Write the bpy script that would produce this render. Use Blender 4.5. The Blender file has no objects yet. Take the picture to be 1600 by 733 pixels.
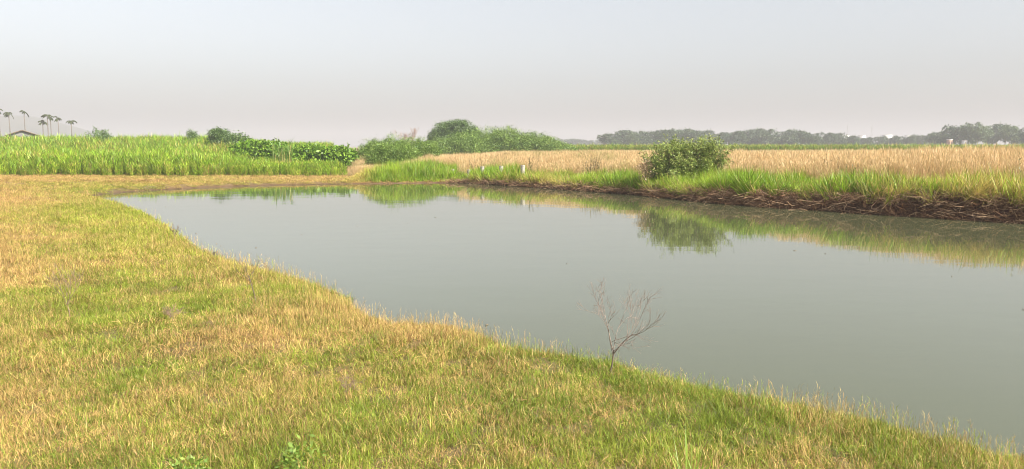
import bpy, math
import numpy as np
from math import radians, sin, cos, pi

# ------------------------------------------------------------------ camera
sc = bpy.context.scene
EYE = 2.1                       # metres above the pond's water level (z = 0)
FPX, CX, CY, HOR = 1232.0, 800.0, 366.5, 228.0     # focal length, centre and horizon of the 1600 px wide photograph
PITCH = math.atan((CY - HOR) / FPX)
cam_d = bpy.data.cameras.new('camera')
cam_d.sensor_width = 36.0
cam_d.lens = 36.0 * FPX / 1600.0
cam_d.clip_start = 0.05
cam_d.clip_end = 12000
cam = bpy.data.objects.new('camera', cam_d)
sc.collection.objects.link(cam)
cam.location = (0, 0, EYE)
cam.rotation_euler = (pi / 2 - PITCH, 0, 0)
sc.camera = cam

# ------------------------------------------------------------------ sky, sun, exposure
SUN_EL, SUN_AZ = radians(40), radians(126)          # azimuth clockwise from +Y (view direction)
world = bpy.data.worlds.new('World')
sc.world = world
world.use_nodes = True
wn, wl = world.node_tree.nodes, world.node_tree.links
wn.clear()
w_out = wn.new('ShaderNodeOutputWorld')
w_bg = wn.new('ShaderNodeBackground')
w_sky = wn.new('ShaderNodeTexSky')
w_hsv = wn.new('ShaderNodeHueSaturation')
w_sky.sky_type = 'NISHITA'
w_sky.sun_disc = False
w_sky.sun_elevation = SUN_EL
w_sky.sun_rotation = SUN_AZ
w_sky.air_density = 1.0
w_sky.dust_density = 3.0
w_sky.ozone_density = 1.0
w_hsv.inputs['Saturation'].default_value = 0.34
w_bg.inputs['Strength'].default_value = 0.111
wl.new(w_sky.outputs[0], w_hsv.inputs['Color'])
wl.new(w_hsv.outputs[0], w_bg.inputs['Color'])
wl.new(w_bg.outputs[0], w_out.inputs['Surface'])

sun_d = bpy.data.lights.new('sun', 'SUN')
sun_d.energy = 5.0
sun_d.angle = radians(1.0)
sun_d.color = (1.0, 0.94, 0.85)
sun = bpy.data.objects.new('sun', sun_d)
sc.collection.objects.link(sun)
to_sun = np.array([sin(SUN_AZ) * cos(SUN_EL), cos(SUN_AZ) * cos(SUN_EL), sin(SUN_EL)])
sun.rotation_euler = (pi / 2 - SUN_EL, 0, pi - SUN_AZ)

sc.view_settings.view_transform = 'Standard'
sc.view_settings.look = 'None'
sc.view_settings.exposure = 0.93
sc.view_settings.gamma = 1.0
sc.view_settings.use_curve_mapping = False
cy = sc.cycles
cy.max_bounces = 8
cy.diffuse_bounces = 2
cy.glossy_bounces = 3
cy.transmission_bounces = 4
cy.volume_bounces = 2
cy.transparent_max_bounces = 6
cy.use_denoising = True
cy.pixel_filter_type = 'BLACKMAN_HARRIS'
cy.filter_width = 0.95

# ------------------------------------------------------------------ helpers
RNG = np.random.default_rng(7)
COL = sc.collection


def ray(u, v):
    a, b = (u - CX) / FPX, -(v - CY) / FPX
    return np.array([a, cos(PITCH) + b * sin(PITCH), -sin(PITCH) + b * cos(PITCH)])


def at(u, v, z=0.0):
    d = ray(u, v)
    t = (z - EYE) / d[2]
    return np.array([d[0] * t, d[1] * t, z])


def gx(u, y):
    d = ray(u, HOR)
    return d[0] / d[1] * y


def gz(v, y):
    d = ray(CX, v)
    return EYE + d[2] / d[1] * y


def hash2(ix, iy, s):
    h = (ix * 374761393 + iy * 668265263 + s * 974711) & 0xffffffff
    h = ((h ^ (h >> 13)) * 1274126177) & 0xffffffff
    return ((h ^ (h >> 16)) & 0xffff) / 65535.0


def vnoise(x, y, s=0):
    x = np.asarray(x, float); y = np.asarray(y, float)
    ix, iy = np.floor(x).astype(np.int64), np.floor(y).astype(np.int64)
    fx, fy = x - ix, y - iy
    fx, fy = fx * fx * (3 - 2 * fx), fy * fy * (3 - 2 * fy)
    a, b = hash2(ix, iy, s), hash2(ix + 1, iy, s)
    c, d = hash2(ix, iy + 1, s), hash2(ix + 1, iy + 1, s)
    return (a + (b - a) * fx) * (1 - fy) + (c + (d - c) * fx) * fy


def fbm(x, y, s=0, o=4):
    t, amp, tot = 0, 1.0, 0
    for i in range(o):
        t = t + amp * vnoise(x * 2 ** i + 17.3 * i, y * 2 ** i - 9.1 * i, s + i)
        tot += amp
        amp *= 0.5
    return t / tot


def sstep(a, b, x):
    t = np.clip((x - a) / (b - a), 0, 1)
    return t * t * (3 - 2 * t)


def mesh_data(name, V, F, mat=None, attrs=None, smooth=False):
    V = np.asarray(V, np.float32).reshape(-1, 3)
    F = np.asarray(F, np.int32)
    me = bpy.data.meshes.new(name)
    n = F.shape[1]
    me.vertices.add(len(V))
    me.vertices.foreach_set('co', V.ravel())
    me.loops.add(F.size)
    me.loops.foreach_set('vertex_index', F.ravel())
    me.polygons.add(len(F))
    me.polygons.foreach_set('loop_start', np.arange(0, F.size, n, dtype=np.int32))
    if smooth:
        me.polygons.foreach_set('use_smooth', np.ones(len(F), bool))
    me.update(calc_edges=True)
    for k, a in (attrs or {}).items():
        at_ = me.attributes.new(k, 'FLOAT', 'POINT')
        at_.data.foreach_set('value', np.asarray(a, np.float32))
    if mat:
        me.materials.append(mat)
    return me


def link(name, me, parent=None, loc=None):
    o = bpy.data.objects.new(name, me)
    COL.objects.link(o)
    if parent:
        o.parent = parent
    if loc is not None:
        o.location = loc
    return o


def tag(o, label=None, cat=None, group=None, kind=None):
    if label: o['label'] = label
    if cat: o['category'] = cat
    if group: o['group'] = group
    if kind: o['kind'] = kind
    return o


def thing(name, label, cat, loc, rz=0.0, group=None):
    o = link(name, None, None, loc)
    o.rotation_euler = (0, 0, rz)
    return tag(o, label, cat, group)


def copy_tree(o, parent=None):
    c = o.copy()
    COL.objects.link(c)
    c.parent = parent
    for ch in o.children:
        copy_tree(ch, c)
    return c


class Acc:
    """collects quads and one random value per piece"""
    def __init__(self):
        self.V, self.F, self.R, self.n = [], [], [], 0

    def add(self, V, F, r=0.5):
        V = np.asarray(V, float).reshape(-1, 3)
        F = np.asarray(F, np.int64).reshape(-1, 4)
        self.V.append(V); self.F.append(F + self.n)
        self.R.append(np.full(len(V), r) if np.isscalar(r) else np.asarray(r))
        self.n += len(V)

    def data(self, name, mat, smooth=False):
        return mesh_data(name, np.concatenate(self.V), np.concatenate(self.F), mat,
                         {'rnd': np.concatenate(self.R)}, smooth)

    def build(self, name, mat, parent=None, smooth=False):
        return link(name, self.data(name, mat, smooth), parent)


def box(acc, c, s, rz=0.0, r=0.5, taper=1.0):
    hx, hy, hz = s[0] / 2, s[1] / 2, s[2] / 2
    v = []
    for z, t in ((-hz, 1.0), (hz, taper)):
        for x, y in ((-hx, -hy), (hx, -hy), (hx, hy), (-hx, hy)):
            v.append((x * t, y * t, z))
    v = np.array(v)
    R = np.array([[cos(rz), -sin(rz), 0], [sin(rz), cos(rz), 0], [0, 0, 1]])
    acc.add(v @ R.T + np.array(c), [(0, 3, 2, 1), (4, 5, 6, 7), (0, 1, 5, 4), (1, 2, 6, 5), (2, 3, 7, 6), (3, 0, 4, 7)], r)


def bevel_box(acc, c, s, b, rz=0.0, r=0.5):
    """upright box whose vertical and top edges are chamfered"""
    hx, hy, hz = s[0] / 2, s[1] / 2, s[2] / 2
    ring = []
    for sx, sy in ((1, -1), (1, 1), (-1, 1), (-1, -1)):
        p, q = (sx * hx, sy * (hy - b)), (sx * (hx - b), sy * hy)
        ring += [q, p] if sx * sy < 0 else [p, q]
    ring = np.array(ring)
    lv = []
    for z, k in ((-hz, 1), (hz - b, 1), (hz, 1 - b / min(hx, hy))):
        lv.append(np.column_stack([ring * k, np.full(8, z)]))
    V = np.concatenate(lv + [[[0, 0, hz]]])
    R = np.array([[cos(rz), -sin(rz), 0], [sin(rz), cos(rz), 0], [0, 0, 1]])
    F = []
    for L in range(2):
        for i in range(8):
            j = (i + 1) % 8
            F.append((L * 8 + i, L * 8 + j, L * 8 + 8 + j, L * 8 + 8 + i))
    for i in range(0, 8, 2):
        F.append((16 + i, 16 + (i + 1) % 8, 16 + (i + 2) % 8, 24))
    acc.add(V @ R.T + np.array(c), F, r)


def tube(acc, P, rad, sides=5, r=0.5):
    P = np.asarray(P, float)
    rad = np.broadcast_to(rad, (len(P),))
    T = np.gradient(P, axis=0)
    T /= np.linalg.norm(T, axis=1)[:, None] + 1e-9
    ref = np.where(np.abs(T[:, 2:3]) > 0.9, [[1.0, 0, 0]], [[0, 0, 1.0]])
    A = np.cross(T, ref); A /= np.linalg.norm(A, axis=1)[:, None] + 1e-9
    B = np.cross(T, A)
    ang = np.arange(sides) / sides * 2 * pi
    V = P[:, None] + rad[:, None, None] * (np.cos(ang)[None, :, None] * A[:, None] + np.sin(ang)[None, :, None] * B[:, None])
    k = len(P)
    i = np.arange(k - 1)[:, None] * sides
    j = np.arange(sides)[None]
    j2 = (j + 1) % sides
    F = np.stack([i + j, i + j2, i + sides + j2, i + sides + j], -1).reshape(-1, 4)
    acc.add(V.reshape(-1, 3), F, r)


def blade(acc, base, az, lean, length, width, curve, segs=3, r=0.5, rng=RNG):
    """a grass blade: a tapered ribbon that leans and bends over"""
    d = np.array([cos(az), sin(az)])
    s = np.array([-sin(az + rng.normal(0, .5)), cos(az + rng.normal(0, .5)), 0])
    s /= np.linalg.norm(s)
    p = np.array(base, float)
    th = lean
    V = []
    for i in range(segs + 1):
        t = i / segs
        w = width * (1 - t) ** 0.7 + width * 0.08
        V += [p - s * w / 2, p + s * w / 2]
        p = p + length / segs * np.array([d[0] * sin(th), d[1] * sin(th), cos(th)])
        th += curve / segs
    F = [(2 * i, 2 * i + 1, 2 * i + 3, 2 * i + 2) for i in range(segs)]
    acc.add(V, F, r)


# ------------------------------------------------------------------ materials
def new_mat(name):
    m = bpy.data.materials.new(name)
    m.use_nodes = True
    m.node_tree.nodes.clear()
    return m, m.node_tree.nodes, m.node_tree.links


def nmath(n, l, op, a, b=None, clamp=False):
    x = n.new('ShaderNodeMath'); x.operation = op; x.use_clamp = clamp
    for i, s in enumerate((a, b)):
        if s is None: continue
        if isinstance(s, (int, float)): x.inputs[i].default_value = s
        else: l.new(s, x.inputs[i])
    return x.outputs[0]


def nmix(n, l, f, a, b, mode='MIX'):
    x = n.new('ShaderNodeMix'); x.data_type = 'RGBA'; x.blend_type = mode
    for i, s in ((0, f), (6, a), (7, b)):
        if isinstance(s, (int, float)): x.inputs[i].default_value = s
        elif isinstance(s, tuple): x.inputs[i].default_value = (*s, 1)
        else: l.new(s, x.inputs[i])
    return x.outputs[2]


def leaf_mat(name, g1, g2, dry=(0.4, 0.28, 0.1), dry2=None, inst=True, trans=0.3, gloss=0.06, var=0.5):
    """leaves and blades: two greens, two dry colours, translucent; 'rnd' differs per blade, 'par' per tuft
    (par = share of dry blades, brightness, hue)"""
    m, n, l = new_mat(name)
    out = n.new('ShaderNodeOutputMaterial')
    a = n.new('ShaderNodeAttribute'); a.attribute_name = 'rnd'
    rnd = a.outputs['Fac']
    r2 = nmath(n, l, 'FRACT', nmath(n, l, 'MULTIPLY', rnd, 7.31))
    r3 = nmath(n, l, 'FRACT', nmath(n, l, 'MULTIPLY', rnd, 23.7))
    bright = nmath(n, l, 'ADD', nmath(n, l, 'MULTIPLY', r2, var), 1 - var / 2)
    green_f = r3
    if inst:
        p = n.new('ShaderNodeAttribute'); p.attribute_type = 'INSTANCER'; p.attribute_name = 'par'
        sp = n.new('ShaderNodeSeparateColor'); l.new(p.outputs['Color'], sp.inputs[0])
        isdry = nmath(n, l, 'LESS_THAN', rnd, sp.outputs[0])
        bright = nmath(n, l, 'MULTIPLY', bright, sp.outputs[1])
        green_f = nmath(n, l, 'ADD', nmath(n, l, 'MULTIPLY', r3, 0.5), nmath(n, l, 'SUBTRACT', sp.outputs[2], 0.25), True)
    green = nmix(n, l, green_f, g1, g2)
    if inst:
        dc = nmix(n, l, r3, dry, dry2 or dry)
        col = nmix(n, l, isdry, green, dc)
    else:
        col = green
    hs = n.new('ShaderNodeHueSaturation')
    l.new(bright, hs.inputs['Value']); l.new(col, hs.inputs['Color'])
    col = hs.outputs[0]
    d = n.new('ShaderNodeBsdfDiffuse'); l.new(col, d.inputs[0])
    t = n.new('ShaderNodeBsdfTranslucent'); l.new(col, t.inputs[0])
    mx = n.new('ShaderNodeMixShader'); mx.inputs[0].default_value = trans
    l.new(d.outputs[0], mx.inputs[1]); l.new(t.outputs[0], mx.inputs[2])
    g = n.new('ShaderNodeBsdfGlossy'); g.inputs['Roughness'].default_value = 0.45
    g.inputs[0].default_value = (0.9, 0.95, 0.9, 1)
    m2 = n.new('ShaderNodeMixShader'); m2.inputs[0].default_value = gloss
    l.new(mx.outputs[0], m2.inputs[1]); l.new(g.outputs[0], m2.inputs[2])
    l.new(m2.outputs[0], out.inputs[0])
    return m


def rough_mat(name, c1, c2, scale=6.0, rough=0.9, bump=0.3, detail=5, c3=None):
    m, n, l = new_mat(name)
    out = n.new('ShaderNodeOutputMaterial')
    b = n.new('ShaderNodeBsdfPrincipled'); b.inputs['Roughness'].default_value = rough
    tc = n.new('ShaderNodeTexCoord')
    nz = n.new('ShaderNodeTexNoise'); nz.inputs['Scale'].default_value = scale; nz.inputs['Detail'].default_value = detail
    l.new(tc.outputs['Object'], nz.inputs['Vector'])
    f = nmath(n, l, 'MULTIPLY', nmath(n, l, 'SUBTRACT', nz.outputs[0], 0.3), 2.5, True)
    col = nmix(n, l, f, c1, c2)
    if c3:
        n2 = n.new('ShaderNodeTexNoise'); n2.inputs['Scale'].default_value = scale * 0.31; n2.inputs['Detail'].default_value = 3
        l.new(tc.outputs['Object'], n2.inputs['Vector'])
        col = nmix(n, l, nmath(n, l, 'MULTIPLY', nmath(n, l, 'SUBTRACT', n2.outputs[0], 0.5), 5.0, True), col, c3)
    l.new(col, b.inputs['Base Color'])
    bp = n.new('ShaderNodeBump'); bp.inputs['Strength'].default_value = bump; bp.inputs['Distance'].default_value = 0.02
    l.new(nz.outputs[0], bp.inputs['Height']); l.new(bp.outputs[0], b.inputs['Normal'])
    l.new(b.outputs[0], out.inputs[0])
    return m


M = {}
M['meadow'] = leaf_mat('meadow_grass', (0.16, 0.235, 0.025), (0.34, 0.36, 0.047), (0.56, 0.42, 0.14), (0.44, 0.25, 0.105), var=1.2, trans=0.25, gloss=.02)
M['bank'] = leaf_mat('bank_grass', (0.13, 0.26, 0.010), (0.34, 0.46, 0.025), (0.56, 0.42, 0.14), (0.48, 0.40, 0.08), var=1.2, trans=0.3, gloss=.03)
M['crop'] = leaf_mat('cane_leaf', (0.145, 0.29, 0.014), (0.33, 0.45, 0.026), (0.54, 0.46, 0.09), (0.50, 0.36, 0.12), var=1.2, trans=0.3, gloss=.03)
M['straw'] = leaf_mat('dry_reed', (0.30, 0.30, 0.10), (0.40, 0.33, 0.13), (0.70, 0.52, 0.28), (0.60, 0.41, 0.20), var=0.6, trans=0.3, gloss=.02)
M['root'] = leaf_mat('dead_root', (0.14, 0.065, 0.03), (0.26, 0.14, 0.07), (0.60, 0.40, 0.23), (0.07, 0.028, 0.014), var=0.7, trans=0.0, gloss=0.03)
M['leaf_prosopis'] = leaf_mat('feathery_leaf', (0.07, 0.16, 0.025), (0.27, 0.37, 0.065), inst=False, var=1.1, gloss=.03)
M['leaf_bush'] = leaf_mat('bush_leaf', (0.11, 0.19, 0.03), (0.40, 0.44, 0.12), inst=False, var=1.2, gloss=.03)
M['leaf_broad'] = leaf_mat('broad_leaf', (0.09, 0.20, 0.015), (0.22, 0.34, 0.03), inst=False, var=0.9, gloss=.02)
M['leaf_dark'] = leaf_mat('dark_leaf', (0.055, 0.115, 0.022), (0.15, 0.24, 0.05), inst=False, var=0.7)
M['leaf_dead'] = leaf_mat('dead_leaf', (0.30, 0.19, 0.10), (0.48, 0.34, 0.18), inst=False, var=0.7)
M['leaf_far'] = leaf_mat('far_tree_leaf', (0.025, 0.065, 0.018), (0.08, 0.13, 0.04), inst=False, var=0.7)
M['leaf_euc'] = leaf_mat('pale_tree_leaf', (0.05, 0.10, 0.03), (0.14, 0.20, 0.06), inst=False, var=0.7)
M['frond'] = leaf_mat('palm_frond', (0.04, 0.06, 0.012), (0.09, 0.11, 0.025), inst=False, var=0.6, gloss=.02)
M['cane_clump'] = leaf_mat('tall_cane_leaf', (0.12, 0.26, 0.03), (0.24, 0.38, 0.06), inst=False, var=0.6, trans=0.4)
M['bright_blade'] = leaf_mat('bright_blade', (0.20, 0.32, 0.03), (0.36, 0.44, 0.07), inst=False, var=0.5, trans=0.4, gloss=.03)
M['weed_leaf'] = leaf_mat('weed_leaf', (0.12, 0.21, 0.03), (0.24, 0.32, 0.06), inst=False, var=0.6, trans=0.3, gloss=.03)
M['yellow_stalk'] = leaf_mat('yellow_stalk', (0.50, 0.40, 0.10), (0.60, 0.46, 0.18), inst=False)
M['bark'] = rough_mat('bark', (0.10, 0.07, 0.05), (0.22, 0.17, 0.12), 8)
M['pale_bark'] = rough_mat('pale_bark', (0.35, 0.32, 0.26), (0.55, 0.52, 0.45), 5)
M['palm_bark'] = rough_mat('palm_bark', (0.12, 0.105, 0.09), (0.22, 0.20, 0.17), 5)
M['twig'] = rough_mat('dry_twig', (0.09, 0.065, 0.05), (0.20, 0.15, 0.115), 20)
M['grey_twig'] = rough_mat('grey_twig', (0.17, 0.125, 0.10), (0.30, 0.24, 0.20), 20)
M['weed_twig'] = rough_mat('weed_twig', (0.20, 0.13, 0.09), (0.32, 0.22, 0.15), 20)
M['pink_twig'] = rough_mat('pink_twig', (0.30, 0.22, 0.19), (0.42, 0.33, 0.29), 8)
M['concrete'] = rough_mat('concrete', (0.25, 0.225, 0.185), (0.38, 0.35, 0.30), 22, 0.9, 0.4, c3=(0.17, 0.14, 0.10))
M['white_wall'] = rough_mat('white_wall', (0.75, 0.73, 0.70), (0.82, 0.81, 0.79), 2)
M['brick_wall'] = rough_mat('brown_wall', (0.34, 0.20, 0.14), (0.44, 0.28, 0.2), 3)
M['sheet'] = rough_mat('grey_sheet', (0.34, 0.33, 0.32), (0.42, 0.41, 0.40), 1.2)
M['dark'] = rough_mat('dark_opening', (0.03, 0.03, 0.03), (0.06, 0.055, 0.05), 3)
M['steel'] = rough_mat('steel', (0.3, 0.3, 0.3), (0.42, 0.42, 0.42), 3, 0.6)
M['hill'] = rough_mat('hill_cover', (0.045, 0.055, 0.03), (0.08, 0.08, 0.05), 0.02, 1.0, 0.0)

# ------------------------------------------------------------------ pond outline and terrain height
#  bank profile per shore point: (x, y, height of the bank, run of its slope)
SH = []
def shore(pts, zp, hb, wb):
    for u, v in pts:
        p = at(u, v, zp)
        SH.append((p[0], p[1], hb, wb))
# far shore, left tip to the corner by the posts
shore([(128, 308), (172, 301.5), (240, 297), (310, 293.5), (400, 290), (500, 288), (600, 287), (680, 286), (728, 286)], 0.0, 0.16, 0.4)
NFAR = len(SH)
# right bank, coming towards the camera
shore([(760, 288), (830, 292.5)], 0.0, 0.24, 0.25)
shore([(900, 297.5), (960, 302), (1030, 308.5)], 0.0, 0.32, 0.24)
shore([(1100, 316), (1180, 323), (1250, 327), (1330, 332.5)], 0.0, 0.50, 0.22)
shore([(1420, 338.5), (1510, 344), (1600, 350)], 0.0, 0.66, 0.22)
NRIGHT = len(SH)
SH += [(17.5, 18.5, 0.6, 0.3), (20, 13, 0.6, 0.4), (18.5, 6, 0.5, 0.5), (13, 2.5, 0.45, 0.5), (7.9, 3.3, 0.42, 0.45)]
NEND = len(SH)
# near bank, right to left
shore([(1600, 689), (1500, 662), (1400, 637), (1280, 611), (1160, 591), (1040, 562), (960, 540), (860, 533), (800, 523), (742, 494), (680, 491), (592, 484)], 0.30, 0.36, 0.35)
shore([(510, 436), (420, 415), (330, 394)], 0.22, 0.28, 0.4)
shore([(240, 340), (196, 319)], 0.08, 0.16, 0.5)
SH = np.array(SH)
PND = SH[:, :2].copy()


def smooth_poly(P, it=2):
    """Chaikin, carrying every column along"""
    for _ in range(it):
        Q = np.roll(P, -1, axis=0)
        P = np.stack([P * .75 + Q * .25, P * .25 + Q * .75], 1).reshape(-1, P.shape[1])
    return P

kind_col = np.zeros(len(SH))
kind_col[NFAR - 1:NRIGHT] = 1.0          # 1 = cut right bank
kind_col[:NFAR - 1] = 0.0
SP = smooth_poly(np.column_stack([SH, kind_col]), 2)
# small bays and bumps along the shore
_n = np.roll(SP[:, :2], -1, 0) - np.roll(SP[:, :2], 1, 0)
_n = np.column_stack([_n[:, 1], -_n[:, 0]]); _n /= np.linalg.norm(_n, axis=1)[:, None]
SP[:, :2] += _n * ((fbm(SP[:, 0] * .9, SP[:, 1] * .9, 3) - .5) * 0.22)[:, None]


def shore_info(x, y):
    """signed distance to the shore (positive on land), bank height, run and kind there"""
    x = np.asarray(x, float).ravel(); y = np.asarray(y, float).ravel()
    best = np.full(x.shape, 1e9); hb = np.zeros_like(best); wb = np.ones_like(best); kd = np.zeros_like(best)
    inside = np.zeros(x.shape, bool)
    W = np.zeros_like(best); HB = np.zeros_like(best); KD = np.zeros_like(best)
    n = len(SP)
    for i in range(n):
        a, b = SP[i], SP[(i + 1) % n]
        ex, ey = b[0] - a[0], b[1] - a[1]
        L2 = ex * ex + ey * ey + 1e-12
        t = np.clip(((x - a[0]) * ex + (y - a[1]) * ey) / L2, 0, 1)
        d2 = (x - a[0] - t * ex) ** 2 + (y - a[1] - t * ey) ** 2
        m = d2 < best
        best = np.where(m, d2, best)
        wb = np.where(m, a[3] + (b[3] - a[3]) * t, wb)
        w = math.sqrt(L2) / (d2 + 0.05) ** 1.5
        W += w; HB += w * (a[2] + (b[2] - a[2]) * t); KD += w * (a[4] + (b[4] - a[4]) * t)
        c = (a[1] > y) != (b[1] > y)
        with np.errstate(divide='ignore', invalid='ignore'):
            xi = a[0] + (y - a[1]) / (b[1] - a[1] if b[1] != a[1] else 1e-9) * ex
        inside ^= c & (x < xi)
    d = np.sqrt(best) * np.where(inside, -1, 1)
    return d, HB / W, wb, KD / W


def height(x, y, info=None):
    shp = np.shape(x)
    xf = np.asarray(x, float).ravel(); yf = np.asarray(y, float).ravel()
    d, hb, wb, kd = info or shore_info(xf, yf)
    land = hb * (1 - np.exp(-np.maximum(d, 0) / wb))
    far = sstep(3, 16, d)
    land = land * (1 - far) + far * (0.42 + 0.1 * sstep(60, 10, yf))
    land = land * (1 - .8 * sstep(38, 50, yf) * sstep(0, -6, xf)) + 1.25 * sstep(60, 125, yf) * sstep(-12, -24, xf) * sstep(420, 250, yf)
    land = land + (fbm(xf * .35, yf * .35, 11) - .5) * 0.16 * sstep(0.1, 1.5, d) * (1 - 0.7 * sstep(60, 200, yf))
    land = land + (fbm(xf * 1.7, yf * 1.7, 21, 3) - .5) * 0.10 * sstep(0.0, .5, d) * sstep(90, 50, yf)
    land = land + kd * (fbm(xf * 4, yf * 4, 31, 3) - .5) * 0.16 * sstep(0.02, .2, d) * sstep(1.2, .5, d)
    wet = -np.minimum(0.7, 0.9 * np.maximum(-d, 0))
    z = np.where(d > 0, land + 0.01, wet)
    return z.reshape(shp)


# ------------------------------------------------------------------ ground sheet
def graded(lo, hi, step, far_lo, far_hi, g=1.22):
    a = list(np.arange(lo, hi, step))
    s, p = step, a[-1]
    up = []
    while p < far_hi:
        s *= g; p += s; up.append(p)
    s, p = step, a[0]
    dn = []
    while p > far_lo:
        s *= g; p -= s; dn.append(p)
    return np.array(dn[::-1] + a + up)

gxs = graded(-28, 22, 0.22, -3300, 3300)
gys = graded(1.5, 54, 0.22, -3000, 3300)
X, Y = np.meshgrid(gxs, gys)
info = shore_info(X, Y)
Z = height(X, Y, info)
nx, ny = len(gxs), len(gys)
ii = (np.arange(ny - 1)[:, None] * nx + np.arange(nx - 1)[None]).ravel()
F = np.stack([ii, ii + 1, ii + nx + 1, ii + nx], -1)
mud = (sstep(0.75, 0.25, info[0]) * np.clip(info[3] * 1.3, 0, 1) + sstep(0.35, 0.05, info[0]) * 0.7).clip(0, 1)


def tan_zone(x, y):
    """how dry / tan the short grass is (0..1)"""
    t = 0.26 + (fbm(x * .22, y * .22, 41) - .5) * 0.9 + (fbm(x * 1.1, y * 1.1, 45, 3) - .5) * 0.7
    t += 0.5 * sstep(36, 43, y)                                     # dry strip before the crop
    t += 0.45 * sstep(-0.52, -0.66, x / np.maximum(y, 1)) * (.6 + .4 * sstep(8, 14, y)) + (fbm(x * 3.1, y * 3.1, 47, 2) - .5) * .55 * sstep(14, 8, y)
    t += 0.85 * np.exp(-(((x + 1.3) / 1.9) ** 2 + ((y - 8.2) / 1.5) ** 2))   # straw patch on the near bank
    t += 0.35 * np.exp(-(((x + 4.6) / 2.0) ** 2 + ((y - 10.5) / 1.6) ** 2))
    t += 0.35 * np.exp(-(((x + 2.6) / .9) ** 2 + ((y - 7.0) / .6) ** 2))
    t -= 0.08 * sstep(7.5, 5, y)
    return t.clip(0.02, 0.97)


gm, n, l = new_mat('ground_soil')
out = n.new('ShaderNodeOutputMaterial')
b = n.new('ShaderNodeBsdfPrincipled'); b.inputs['Roughness'].default_value = 0.95
tc = n.new('ShaderNodeTexCoord')
n1 = n.new('ShaderNodeTexNoise'); n1.inputs['Scale'].default_value = 9; n1.inputs['Detail'].default_value = 8
n2 = n.new('ShaderNodeTexNoise'); n2.inputs['Scale'].default_value = 45; n2.inputs['Detail'].default_value = 4
l.new(tc.outputs['Object'], n1.inputs['Vector']); l.new(tc.outputs['Object'], n2.inputs['Vector'])
am = n.new('ShaderNodeAttribute'); am.attribute_name = 'mud'
ad = n.new('ShaderNodeAttribute'); ad.attribute_name = 'dry'
thatch = nmix(n, l, n1.outputs[0], (0.11, 0.10, 0.03), (0.17, 0.14, 0.05))
thatch = nmix(n, l, ad.outputs['Fac'], thatch, (0.24, 0.15, 0.06))
thatch = nmix(n, l, nmath(n, l, 'MULTIPLY', nmath(n, l, 'SUBTRACT', n2.outputs[0], 0.45), 3.0, True), thatch, (0.07, 0.05, 0.025))
mudc = nmix(n, l, n1.outputs[0], (0.05, 0.023, 0.013), (0.14, 0.07, 0.04))
l.new(nmix(n, l, am.outputs['Fac'], thatch, mudc), b.inputs['Base Color'])
bp = n.new('ShaderNodeBump'); bp.inputs['Strength'].default_value = 0.7; bp.inputs['Distance'].default_value = 0.05
l.new(n2.outputs[0], bp.inputs['Height']); l.new(bp.outputs[0], b.inputs['Normal'])
l.new(b.outputs[0], out.inputs[0])
ground = link('ground', mesh_data('ground', np.stack([X, Y, Z], -1), F, gm,
              {'mud': mud, 'dry': tan_zone(X.ravel(), Y.ravel())}, True))
tag(ground, 'grassy ground and field soil around the pond', kind='structure')

# ------------------------------------------------------------------ water
wm, n, l = new_mat('pond_water')
out = n.new('ShaderNodeOutputMaterial')
b = n.new('ShaderNodeBsdfPrincipled')
b.inputs['Base Color'].default_value = (0.080, 0.088, 0.044, 1)
b.inputs['Roughness'].default_value = 0.025
b.inputs['IOR'].default_value = 1.5
tc = n.new('ShaderNodeTexCoord')
mp = n.new('ShaderNodeMapping'); mp.inputs['Scale'].default_value = (1.0, 1.6, 1.0)
l.new(tc.outputs['Object'], mp.inputs['Vector'])
w1 = n.new('ShaderNodeTexNoise'); w1.inputs['Scale'].default_value = 5.0; w1.inputs['Detail'].default_value = 3
w2 = n.new('ShaderNodeTexNoise'); w2.inputs['Scale'].default_value = 0.5; w2.inputs['Detail'].default_value = 2
l.new(mp.outputs[0], w1.inputs['Vector']); l.new(mp.outputs[0], w2.inputs['Vector'])
hgt = nmath(n, l, 'ADD', nmath(n, l, 'MULTIPLY', w1.outputs[0], 0.12), w2.outputs[0])
bp = n.new('ShaderNodeBump'); bp.inputs['Strength'].default_value = 0.12; bp.inputs['Distance'].default_value = 0.03
l.new(hgt, bp.inputs['Height']); l.new(bp.outputs[0], b.inputs['Normal'])
l.new(b.outputs[0], out.inputs[0])
x0, y0 = PND.min(0) - 0.8; x1, y1 = PND.max(0) + 0.8
water = link('pond_water', mesh_data('pond_water', [(x0, y0, 0), (x1, y0, 0), (x1, y1, 0), (x0, y1, 0)], [(0, 1, 2, 3)], wm))
tag(water, 'still grey-green pond water mirroring sky and bank', kind='structure')

M['debris'] = rough_mat('debris', (0.10, 0.07, 0.04), (0.26, 0.2, 0.12), 9)
a = Acc(); r = np.random.default_rng(77); nf = 0
while nf < 40:
    q = r.uniform([-14, 6], [12, 38]); dq = shore_info(q[:1], q[1:])[0][0]
    if dq > -.15 or (dq < -1.5 and r.random() < .8): continue
    L_, w_, th = r.uniform(.015, .07), r.uniform(.006, .02), r.uniform(0, pi)
    e = np.array([cos(th), sin(th), 0]) * L_ / 2; f_ = np.array([-sin(th), cos(th), 0]) * w_ / 2
    c_ = np.array([q[0], q[1], .004]); up_ = np.array([0, 0, .006])
    a.add([c_ - e - f_, c_ + e - f_ * .4, c_ + e + f_ * .4, c_ - e + f_, c_ - e - f_ + up_, c_ + e - f_ * .4 + up_, c_ + e + f_ * .4 + up_, c_ - e + f_ + up_],
          [(4, 5, 6, 7), (0, 1, 5, 4), (1, 2, 6, 5), (2, 3, 7, 6), (3, 0, 4, 7)], r.random())
    nf += 1
tag(a.build('floating_bits', M['debris']), 'tiny bits of straw and leaf floating on the pond', 'debris', kind='stuff')

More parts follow.
